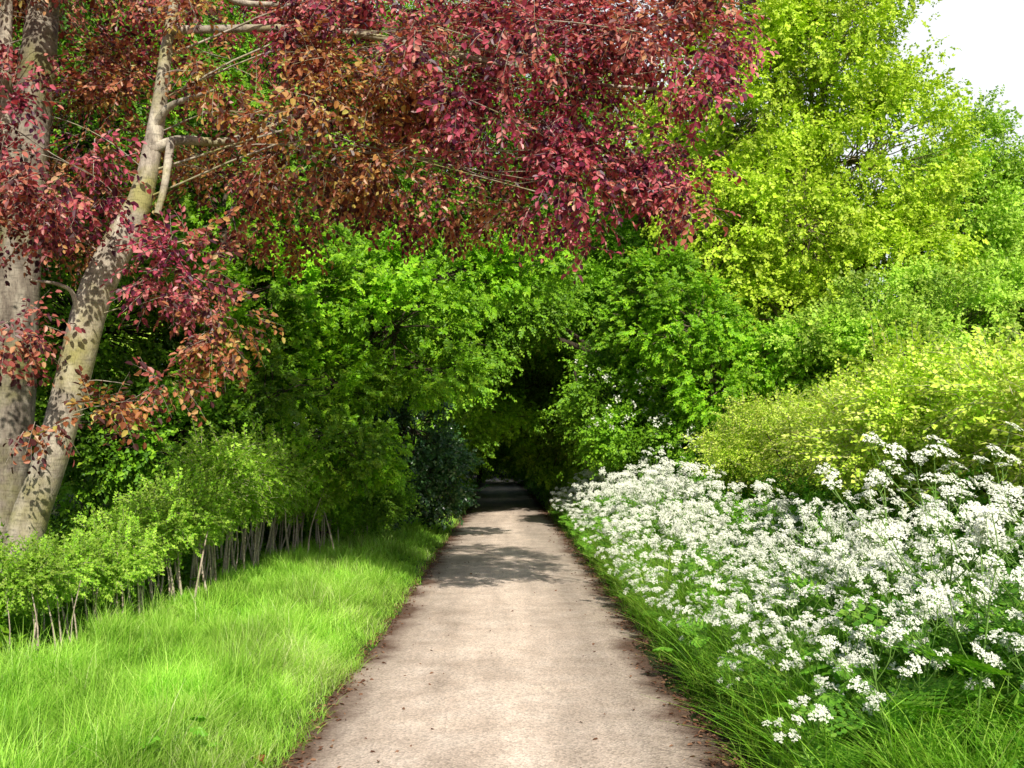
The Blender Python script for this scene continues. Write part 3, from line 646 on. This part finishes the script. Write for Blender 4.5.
places = [(4.05, 6.3, .98), (4.2, 8.1, 1.0), (4.1, 9.9, .98), (4.2, 11.8, .95), (4.1, 13.8, .95), (4.2, 16.0, .98), (4.9, 18.6, .9), (5.7, 9.4, 1.12), (5.9, 12.8, 1.15), (4.6, 4.6, .95)]
labs = ['yellow-green hedge bush at the right edge behind the tallest cow parsley', 'second yellow-green hedge bush from the right edge, in full sun', 'yellow-green hedge bush with the deep shadow beneath it', 'yellow-green hedge bush below the gap of dark foliage', 'yellow-green hedge bush below the middle of the oak', 'hedge bush below the left side of the oak', 'last hedge bush, beside the lime green maple', 'taller hedge bush in the back row at the right edge', 'back row hedge bush below the elder', 'hedge bush at the extreme right behind the flowers']
protos = [bush_proto(120 + k, 'hedge', T_hedge, 1.05, 1.75) for k in range(3)]
rr = np.random.default_rng(130)
for k, ((x, y, s), lab) in enumerate(zip(places, labs)):
    pr = protos[k % 3]; loc = (x, y, float(ground_z(x, y)))
    if k < 3:
        pr.location = loc; pr.rotation_euler = (0, 0, rr.uniform(0, 6)); pr.scale = (s * 1.12, s * 1.12, s * .92); pr['label'] = lab; pr['group'] = 'yellow-green bushes of the right hedge'
    else:
        dup(pr, loc, rr.uniform(0, 6), (s * 1.12, s * 1.12, s * .92), lab)

# ------------------------------------------------------------------ the young hedge on bare stems, left
def hedge_shrub(seed):
    r = np.random.default_rng(seed)
    root = thing('hedge_shrub', 'young hedge shrub with pale leaves above thin bare brown stems', 'shrub', group='row of young hedge shrubs on bare stems along the left verge')
    h = 1.25
    for k in range(r.integers(5, 9)):
        mb = MB(); b0 = np.array([r.normal(.14, .12), r.uniform(-.4, .4), -.05]); e = b0 + np.array([r.normal(-.06, .09), r.normal(0, .11), r.uniform(.8, 1.15)])
        tube(mb, curve([b0, (b0 + e) / 2 + np.append(r.normal(0, .035, 2), 0), e], 7), np.linspace(r.uniform(.008, .018), .005, 7), 6); mb.obj('stem', [M['stem']], root, True)
    lob = [((r.normal(0, .08), r.uniform(-.3, .3), r.uniform(.74, 1.18)), (r.uniform(.20, .32), r.uniform(.24, .42), r.uniform(.10, .22)), r.uniform(.4, .7)) for _ in range(6)] + [((0, 0, .95), (.26, .36, .22), .5)]
    cb = MB(); foliage(cb, r, lob, T_young, .11, .62, 5, upw=.8, droop=-.05, gap=Noise(.5, seed), size=(.7, 1.15))
    P, X = [], []
    for _ in range(16):
        p = np.array([r.normal(0, .2), r.uniform(-.4, .4), 1.1]); d = unit(np.array([r.normal(.1, .3), r.normal(0, .3), 1]))
        for k in range(r.integers(1, 4)): P.append(p + d * .12 * k); X.append(d)
    scatter(cb, T_young, np.array(P), np.array(X), np.tile(SUN_DIR, (len(P), 1)) + r.normal(0, .6, (len(P), 3)), r.uniform(.6, 1., len(P)), np.full(len(P), .75), r)
    cb.obj('foliage', [M['young'], M['stem']], root)
    return root


protos = [hedge_shrub(140 + k) for k in range(8)]; rr = np.random.default_rng(150); k = 0
y = 7.2
while y < 20.5:
    x = -3.42 + .35 * smooth(y, 8, 18) + rr.normal(0, .07); loc = (x, y, float(ground_z(x, y))); s = rr.uniform(.88, 1.1) * (.56 + .64 * smooth(y, 7.4, 12.5))
    if k < 8: pr = protos[k]; pr.location = loc; pr.rotation_euler = (0, 0, rr.normal(0, .3)); pr.scale = (s,) * 3
    else: dup(protos[rr.integers(0, 8)], loc, rr.normal(0, .4) + math.pi * rr.integers(0, 2), s)
    k += 1; y += rr.uniform(.40, .56)

# ------------------------------------------------------------------ cow parsley
def umbel_geo(r, mb, o=np.zeros(3), R=np.eye(3), s=1.0):
    n = r.integers(9, 14); pts = []
    for i in range(n):
        q = math.sqrt((i + .4) / n) * .042 * s; a = i * 2.4 + r.normal(0, .2); pts.append((q * math.cos(a), q * math.sin(a), .034 * s - 6 * q * q / s + r.normal(0, .0025)))
    V, Fc, k = [], [], 0
    for p in pts:
        p = np.array(p)
        e = np.array([[.0009, 0, 0], [-.0005, .0008, 0], [-.0005, -.0008, 0]]); vv = np.concatenate([e, e * .7 + p]) @ R.T + o
        mb.add(vv, [[0, 1, 4, 3], [1, 2, 5, 4], [2, 0, 3, 5]], 0, .6, .6)
        m = r.integers(7, 10)
        for j in range(m):
            a = j * 2.4 + r.uniform(0, 1); q = .0115 * s * math.sqrt((j + .3) / m); c = p + np.array([q * math.cos(a), q * math.sin(a), .003 - 12 * q * q + r.normal(0, .0012)])
            w = r.uniform(.0036, .0054) * s; b = r.uniform(0, 1.57); tl = r.normal(0, .35, 2)
            u1 = np.array([math.cos(b), math.sin(b), tl[0]]) * w; u2 = np.array([-math.sin(b), math.cos(b), tl[1]]) * w
            V += [c + u1, c + u2, c - u1, c - u2]; Fc.append([k, k + 1, k + 2, k + 3]); k += 4
    V = np.array(V) @ R.T + o; mb.add(V, Fc, 1, np.repeat(r.uniform(.2, 1, len(Fc)), 4), .6)


def frond_geo(r, mb, L=.32, o=np.zeros(3), R=np.eye(3)):
    """a lacy, three times divided leaf"""
    V, Fc, k = [], [], 0
    for i in range(7):
        t = .25 + .75 * i / 7; wl = L * .55 * (1 - t) + .02
        for sd in (-1, 1):
            nn = max(2, int(wl / .022))
            for j in range(nn):
                q = (j + .6) / nn * wl; p = np.array([t * L + q * .45, sd * q, -.25 * L * t * t - .12 * q]); lw = .020 * (1 - .5 * j / nn) + .006
                for d2 in (-1, 1):
                    tip = p + np.array([lw * .9, (sd * .35 + d2 * .75) * lw, r.normal(0, .004)]); mid = (p + tip) / 2; pr = np.array([-(tip - p)[1], (tip - p)[0], 0]) * .38
                    V += [p, mid + pr, tip, mid - pr + np.array([0, 0, .002])]; Fc.append([k, k + 1, k + 2, k + 3]); k += 4
    mb.add(np.array(V) @ R.T + o, Fc, 0, np.repeat(r.uniform(0, 1, len(Fc)), 4), .5 + r.normal(0, .1))
    t = np.linspace(0, 1, 6); tube(mb, np.stack([t * L, 0 * t, -.25 * L * t * t], -1) @ R.T + o, np.linspace(.003, .001, 6), 4, 0, .8, .7)


r = np.random.default_rng(160)
UMB = []
for _ in range(6): mb = MB(); umbel_geo(r, mb); UMB.append((mb, mb.mesh('umbel', [M['stalk'], M['petal']])))
FRO = []
for _ in range(4): mb = MB(); frond_geo(r, mb); FRO.append((mb, mb.mesh('frond', [M['herb']])))


def parsley_plan(r, h, n_umb, big=1.0):
    """stalk tubes, umbel poses, frond poses"""
    tubes, umb, fro = [], [], []
    lean = r.normal(0, .10, 2); top = np.array([lean[0] * h, lean[1] * h, h * .72])
    main = curve([(0, 0, -.04), top * [.35, .35, .5], top], 8); tubes.append((main, np.linspace(.0065, .0038, 8)))
    nb = max(3, n_umb // 3); left = n_umb
    for b in range(nb):
        i = r.integers(4, 8) if b else 7; p0 = main[i]; az = b * 2.4 + r.uniform(0, 1); out = np.array([math.cos(az), math.sin(az), 0])
        ln = h * r.uniform(.22, .42); e = p0 + out * ln * r.uniform(.45, .85) + np.array([0, 0, ln * .9])
        if b == 0: e = p0 + np.array([0, 0, h * .27])
        path = curve([p0, p0 * .5 + e * .5 + out * ln * .12, e], 6); tubes.append((path, np.linspace(.0034, .002, 6)))
        k = 3 if b < nb - 1 else max(1, left); left -= k
        for j in range(k):
            a2 = az + (j - 1) * 1.5 + r.normal(0, .4); q0 = path[r.integers(2, 5)] if j else path[5]
            tip = (q0 + np.array([math.cos(a2), math.sin(a2), 0]) * r.uniform(.06, .13) + np.array([0, 0, r.uniform(.09, .17)])) if j else e
            if j: tubes.append((curve([q0, (q0 + tip) / 2 + np.array([math.cos(a2), math.sin(a2), 0]) * .02, tip], 4), np.linspace(.0021, .0014, 4)))
            umb.append((tip, unit(np.array([math.cos(a2) * .3 + r.normal(0, .2) + .08, math.sin(a2) * .3 + r.normal(0, .2) - .5, 1])), r.uniform(.68, 1.28) * big, r.integers(0, 6)))
    for b in range(6):
        az = r.uniform(0, 6.28); i = r.integers(0, 6); fro.append((main[max(i, 1)] + [0, 0, .01], np.array([math.cos(az), math.sin(az), r.uniform(.3, .9)]), r.uniform(.8, 1.4), r.integers(0, 4)))
    return tubes, umb, fro


from mathutils import Matrix
LABEL_P = 'cow parsley plant with lacy white flower heads in the crowd on the right bank'
GROUP_P = 'cow parsley in flower along the right bank'
def parsley_parts(seed, h, n):
    r = np.random.default_rng(seed); tb, um, fr = parsley_plan(r, h, n)
    root = thing('cow_parsley', LABEL_P, 'wildflower', group=GROUP_P)
    mb = MB()
    for p, q in tb: tube(mb, p, q, 5, 0, .5, .6)
    mb.obj('stalk', [M['stalk']], root, True)
    for lst, meshes, nm in ((um, UMB, 'umbel'), (fr, FRO, 'frond')):
        for p, d, s, k in lst:
            o = link(nm, meshes[k][1], root)
            Rm = frames(np.cross(d, [0.3, 1, 0.1])[None], d[None])[0] if nm == 'umbel' else frames(d[None], np.array([[0, 0, 1.]]))[0]
            o.matrix_local = Matrix.Translation([float(v) for v in p]) @ Matrix([[float(v) for v in row] for row in Rm]).to_4x4() @ Matrix.Scale(float(s), 4)
    return root


def parsley_joined(seed, h, n):
    r = np.random.default_rng(seed); tb, um, fr = parsley_plan(r, h, n, 1.12); mb = MB()
    for p, q in tb: tube(mb, p, q, 4, 0, .5, .6)
    for lst, src, nm in ((um, UMB, 'umbel'), (fr, FRO, 'frond')):
        for p, d, s, k in lst:
            S = src[k][0]; Rm = frames(np.cross(d, [0.3, 1, 0.1])[None], d[None])[0] if nm == 'umbel' else frames(d[None], np.array([[0, 0, 1.]]))[0]
            off = 0
            for v, f, nn, m_, t_, c_ in zip(S.v, S.f, S.n, S.m, S.t, S.c):
                mb.add(v @ Rm.T * s + p, f.reshape(len(nn), -1) - off, m_ + (0 if nm == 'umbel' else 2), t_, c_); off += len(v)
    return tag(link('cow_parsley', mb.mesh('cow_parsley', [M['stalk'], M['petal'], M['herb']])), LABEL_P, 'wildflower', GROUP_P)


near = [parsley_parts(170 + k, .80 + .07 * k, 11 + 2 * (k % 3)) for k in range(6)]
farp = [parsley_joined(190 + k, .80 + .06 * k, 13 + 2 * k) for k in range(6)]
rp = np.random.default_rng(200); spots = []
def try_spot(x, y, gap):
    if all((x - a) ** 2 + (y - b) ** 2 > gap * gap for a, b, _ in spots): spots.append((x, y, 0)); return True
    return False
for q in ((2.42, 5.3), (2.62, 5.6), (2.3, 5.05), (2.75, 6.0), (2.5, 5.9), (2.15, 4.75), (2.0, 5.0), (2.28, 4.6), (1.95, 5.5), (2.1, 5.25)): try_spot(*q, .1)
c = 0
while c < 6000 and len(spots) < 98:
    c += 1; y = 4.25 + 4.1 * rp.uniform() ** 1.3; u = rp.uniform(1.42, 2.9)
    if u < 1.75 and rp.uniform() < .35: continue
    if (u - .95) / y > .52: continue
    try_spot(lane_c(y) + u, y, .21)
n_near = len(spots); c = 0
while c < 30000 and len(spots) < 294:
    c += 1; y = 8.2 + 17 * rp.uniform() ** 1.15; u = 1.34 + 1.55 * rp.uniform() ** 1.2
    try_spot(lane_c(y) + u, y, .24)
print('parsley', n_near, len(spots))
un, uf = 0, 0
for k, (x, y, _) in enumerate(spots):
    u = x - lane_c(y); s = rp.uniform(.62, 1.2) * (.60 + .40 * smooth(u, 1.3, 2.0)) * (1 - .14 * smooth(y, 6, 7.5) * (1 - smooth(y, 12, 15))); loc = (float(x), float(y), float(ground_z(x, y)))
    tl = (rp.uniform(.02, .28), -rp.uniform(-.04, .24) * (1.4 - .4 * smooth(u, 1.3, 2.2))); rz = rp.uniform(-.7, .7)
    if k < 5: s = 1.28
    elif k < 10: s = rp.uniform(.5, .95)
    if k < n_near:
        if un < 6: pr = near[un]; pr.location = loc; pr.rotation_mode = 'ZYX'; pr.rotation_euler = (tl[0], tl[1], rz); pr.scale = (s,) * 3
        else: dup(near[rp.integers(0, 6)], loc, rz, s, tilt=tl)
        un += 1
    else:
        if uf < 6: pr = farp[uf]; pr.location = loc; pr.rotation_mode = 'ZYX'; pr.rotation_euler = (tl[0], tl[1], rz); pr.scale = (s,) * 3
        else: dup(farp[rp.integers(0, 6)], loc, rz, s, tilt=tl)
        uf += 1
# a few short ones down among the grass at the lane's edge
for (px, py, y) in ((745, 668, 6.6), (802, 705, 5.9), (830, 690, 6.2), (748, 690, 6.2), (855, 715, 5.7)):
    q = at(px, py, y); g = float(ground_z(q[0], y)); d = dup(near[rp.integers(0, 6)], (q[0], y, g), rp.uniform(0, 6), max(.25, (q[2] - g) / .9))
    d['label'] = 'short cow parsley plant flowering low in the grass by the lane'

# ------------------------------------------------------------------ undergrowth on the bank: nobody could count these small leaves
r = np.random.default_rng(210); wl = leaf_shape(.055, .034, .3, .25); T_w = [spray(r, 7, .14, wl, 'ball', 0, True) for _ in range(5)]
mb = MB()
for n, y0, y1, s0 in ((20000, 3.8, 10, .9), (14000, 10, 26, 1.3)):
    x, y, u = (lambda y, u: (lane_c(y) + u, y, u))(r.uniform(y0, y1, n), r.uniform(1.35, 4.6, n)); k = r.uniform(size=n) < smooth(u, 1.3, 1.65); x, y, u = x[k], y[k], u[k]
    P = on_ground(x, y); P[:, 2] += r.uniform(0, 1, len(x)) ** 1.3 * (.12 + .42 * smooth(u, 1.6, 2.8)) * (1 + .3 * CL(P))
    scatter(mb, T_w, P, unit(r.normal(size=P.shape)) + [-.2, -.2, .3], r.normal(0, .4, P.shape) + [0, 0, 1.] + SUN_DIR * .4, s0 * r.uniform(.6, 1.2, len(P)), np.clip(.45 + .2 * TONE(P), 0, 1), r)
tag(mb.obj('undergrowth', [M['herb']]), kind='stuff')
mb = MB(); n = 26000; y = 5.5 + 20 * r.uniform(0, 1, n) ** 1.2; u = -3.45 - 4.5 * r.uniform(0, 1, n) ** 1.3; x = lane_c(y) + u; P = on_ground(x, y)
P[:, 2] += r.uniform(0, 1, n) * .5 * smooth(-u, 3.3, 4.2) * (1 + .4 * CL(P))
scatter(mb, T_w, P, unit(r.normal(size=P.shape)) + [.1, -.2, .3], r.normal(0, .4, P.shape) + [0, 0, 1.] + SUN_DIR * .4, r.uniform(.7, 1.5, n), np.clip(.35 + .2 * TONE(P), 0, 1), r)
tag(mb.obj('ivy_ground_cover', [M['deep']]), kind='stuff')

# ------------------------------------------------------------------ broad-leaved hogweed low on the right
def lobed_leaf(r, L):
    mb = MB(); n = 28; a = np.linspace(-2.6, 2.6, n); rad = L * (.55 + .28 * np.abs(np.cos(a * 1.75)) ** .8 - .10 * np.abs(np.sin(a * 9))) * (1 - .06 * a * a)
    ring = np.stack([L * .45 + rad * np.cos(a) * .75, rad * np.sin(a) * .72, -.10 * L * (rad / L) ** 2 * 2 + r.normal(0, .006, n)], -1); mid = np.stack([L * .45 + rad * np.cos(a) * .36, rad * np.sin(a) * .34, np.full(n, .012) + r.normal(0, .003, n)], -1)
    c = np.array([[L * .32, 0, 0.0]]); V = np.concatenate([c, mid, ring]); f3 = [[0, 1 + i, 2 + i] for i in range(n - 1)]; f4 = [[1 + i, 1 + n + i, 2 + n + i, 2 + i] for i in range(n - 1)]
    tn = np.concatenate([[.9], np.full(n, .6), np.full(n, .4)]) + r.normal(0, .05)
    mb.add(V, f3, 0, tn, .6); mb2 = MB(); mb.add(V, f4, 0, tn, .55)
    return mb.mesh('leaf', [M['herb']])


LV = [lobed_leaf(r, .19) for _ in range(4)]
def hogweed(seed):
    r = np.random.default_rng(seed); root = thing('hogweed_plant', 'hogweed plant with broad lobed green leaves low on the right bank', 'plant', group='hogweed plants at the foot of the right bank')
    for k in range(r.integers(5, 8)):
        az = k * 2.4 + r.uniform(0, .6); d = np.array([math.cos(az), math.sin(az), 0]); hh = r.uniform(.22, .48); e = d * r.uniform(.10, .26) + np.array([0, 0, hh])
        mb = MB(); tube(mb, curve([(0, 0, -.03), d * .03 + np.array([0, 0, hh * .6]), e], 6), np.linspace(.005, .003, 6), 5, 0, .5, .5); mb.obj('leaf_stalk', [M['stalk']], root, True)
        o = link('leaf', LV[r.integers(0, 4)], root); Rm = frames((d + np.array([0, 0, r.uniform(-.5, .1)]))[None], (np.array([0, 0, 1.]) + r.normal(0, .2, 3))[None])[0]
        o.matrix_local = Matrix.Translation([float(v) for v in e]) @ Matrix([[float(v) for v in row] for row in Rm]).to_4x4() @ Matrix.Scale(r.uniform(.7, 1.15), 4)
    return root


hp = [hogweed(220 + k) for k in range(3)]; rh = np.random.default_rng(230)
for k, (px, py, y) in enumerate([(905, 745, 5.0), (860, 715, 5.4), (965, 755, 4.9), (1005, 735, 5.0), (925, 700, 5.6), (835, 750, 5.1), (795, 640, 6.9), (990, 690, 5.5), (760, 625, 7.6), (880, 760, 4.75), (820, 670, 6.3), (700, 640, 7.2), (870, 690, 5.3), (900, 720, 5.05)]):
    q = at(px, py, y); loc = (q[0], y, float(ground_z(q[0], y)) + max(0, min(.25, q[2] - ground_z(q[0], y) - .25)) * .0)
    if k < 3: hp[k].location = loc; hp[k].rotation_euler = (0, 0, rh.uniform(0, 6))
    else: dup(hp[k % 3], loc, rh.uniform(0, 6), rh.uniform(.85, 1.25))

d = dup(hp[0], (-1.72, 5.05, float(ground_z(-1.72, 5.05))), 1.0, .55, 'small broad-leaved weed growing alone in the grass of the left verge')
del d['group']
# ------------------------------------------------------------------ light, sky, camera
w = bpy.data.worlds.new('World'); bpy.context.scene.world = w; w.use_nodes = True; t = w.node_tree; t.nodes.clear(); N, Lk = t.nodes.new, t.links.new
sky = N('ShaderNodeTexSky'); sky.sky_type = 'NISHITA'; sky.sun_disc = False; sky.sun_elevation = SUN_EL; sky.sun_rotation = SUN_AZ; sky.air_density = 1.0; sky.dust_density = 1.5; sky.ozone_density = 1.0
# white blended into the sky beyond the lane, so it looks overexposed
tc = N('ShaderNodeTexCoord'); dt = N('ShaderNodeVectorMath'); dt.operation = 'DOT_PRODUCT'; Lk(tc.outputs['Generated'], dt.inputs[0]); dt.inputs[1].default_value = tuple(unit([.42, .82, .38]))
nz = N('ShaderNodeTexNoise'); nz.inputs['Scale'].default_value = 2.5; nz.inputs['Detail'].default_value = 7; Lk(tc.outputs['Generated'], nz.inputs[0])
ad = N('ShaderNodeMath'); ad.operation = 'MULTIPLY_ADD'; Lk(nz.outputs[0], ad.inputs[0]); ad.inputs[1].default_value = .25; Lk(dt.outputs['Value'], ad.inputs[2])
cr = ramp(t, [(.82, (0,)), (.98, (1,))]); Lk(ad.outputs[0], cr.inputs[0])
mx = mixc(t, sky.outputs[0], (11.6, 12.0, 12.6), cr.outputs[0])
bg = N('ShaderNodeBackground'); Lk(mx, bg.inputs[0]); bg.inputs[1].default_value = .09; wo = N('ShaderNodeOutputWorld'); Lk(bg.outputs[0], wo.inputs[0])

sd = bpy.data.lights.new('sun', 'SUN'); sd.energy = 5.0; sd.angle = math.radians(.5); sd.color = (1, .95, .84); so = bpy.data.objects.new('sun', sd); C.objects.link(so)
from mathutils import Vector
so.rotation_euler = Vector([float(v) for v in SUN_DIR]).to_track_quat('Z', 'Y').to_euler(); so.location = (-10, -20, 20)

cd = bpy.data.cameras.new('camera'); cd.sensor_width = 36; cd.lens = 36 * F / 1024; cd.shift_y = (HY - 384) / 1024; cd.clip_start = .05; cd.clip_end = 4000
co = bpy.data.objects.new('camera', cd); C.objects.link(co); co.location = (0, 0, CAMH); co.rotation_euler = (math.radians(90), 0, 0)
S = bpy.context.scene; S.camera = co
S.render.engine = 'CYCLES'; S.view_settings.view_transform = 'Standard'; S.view_settings.look = 'None'; S.view_settings.exposure = 0; S.view_settings.gamma = 1
S.cycles.max_bounces = 6; S.cycles.diffuse_bounces = 3; S.cycles.glossy_bounces = 2; S.cycles.transmission_bounces = 3; S.cycles.transparent_max_bounces = 4
S.cycles.use_denoising = True; S.cycles.caustics_reflective = False; S.cycles.caustics_refractive = False; S.cycles.sample_clamp_indirect = 4
print('faces', sum(len(m.polygons) for m in bpy.data.meshes))
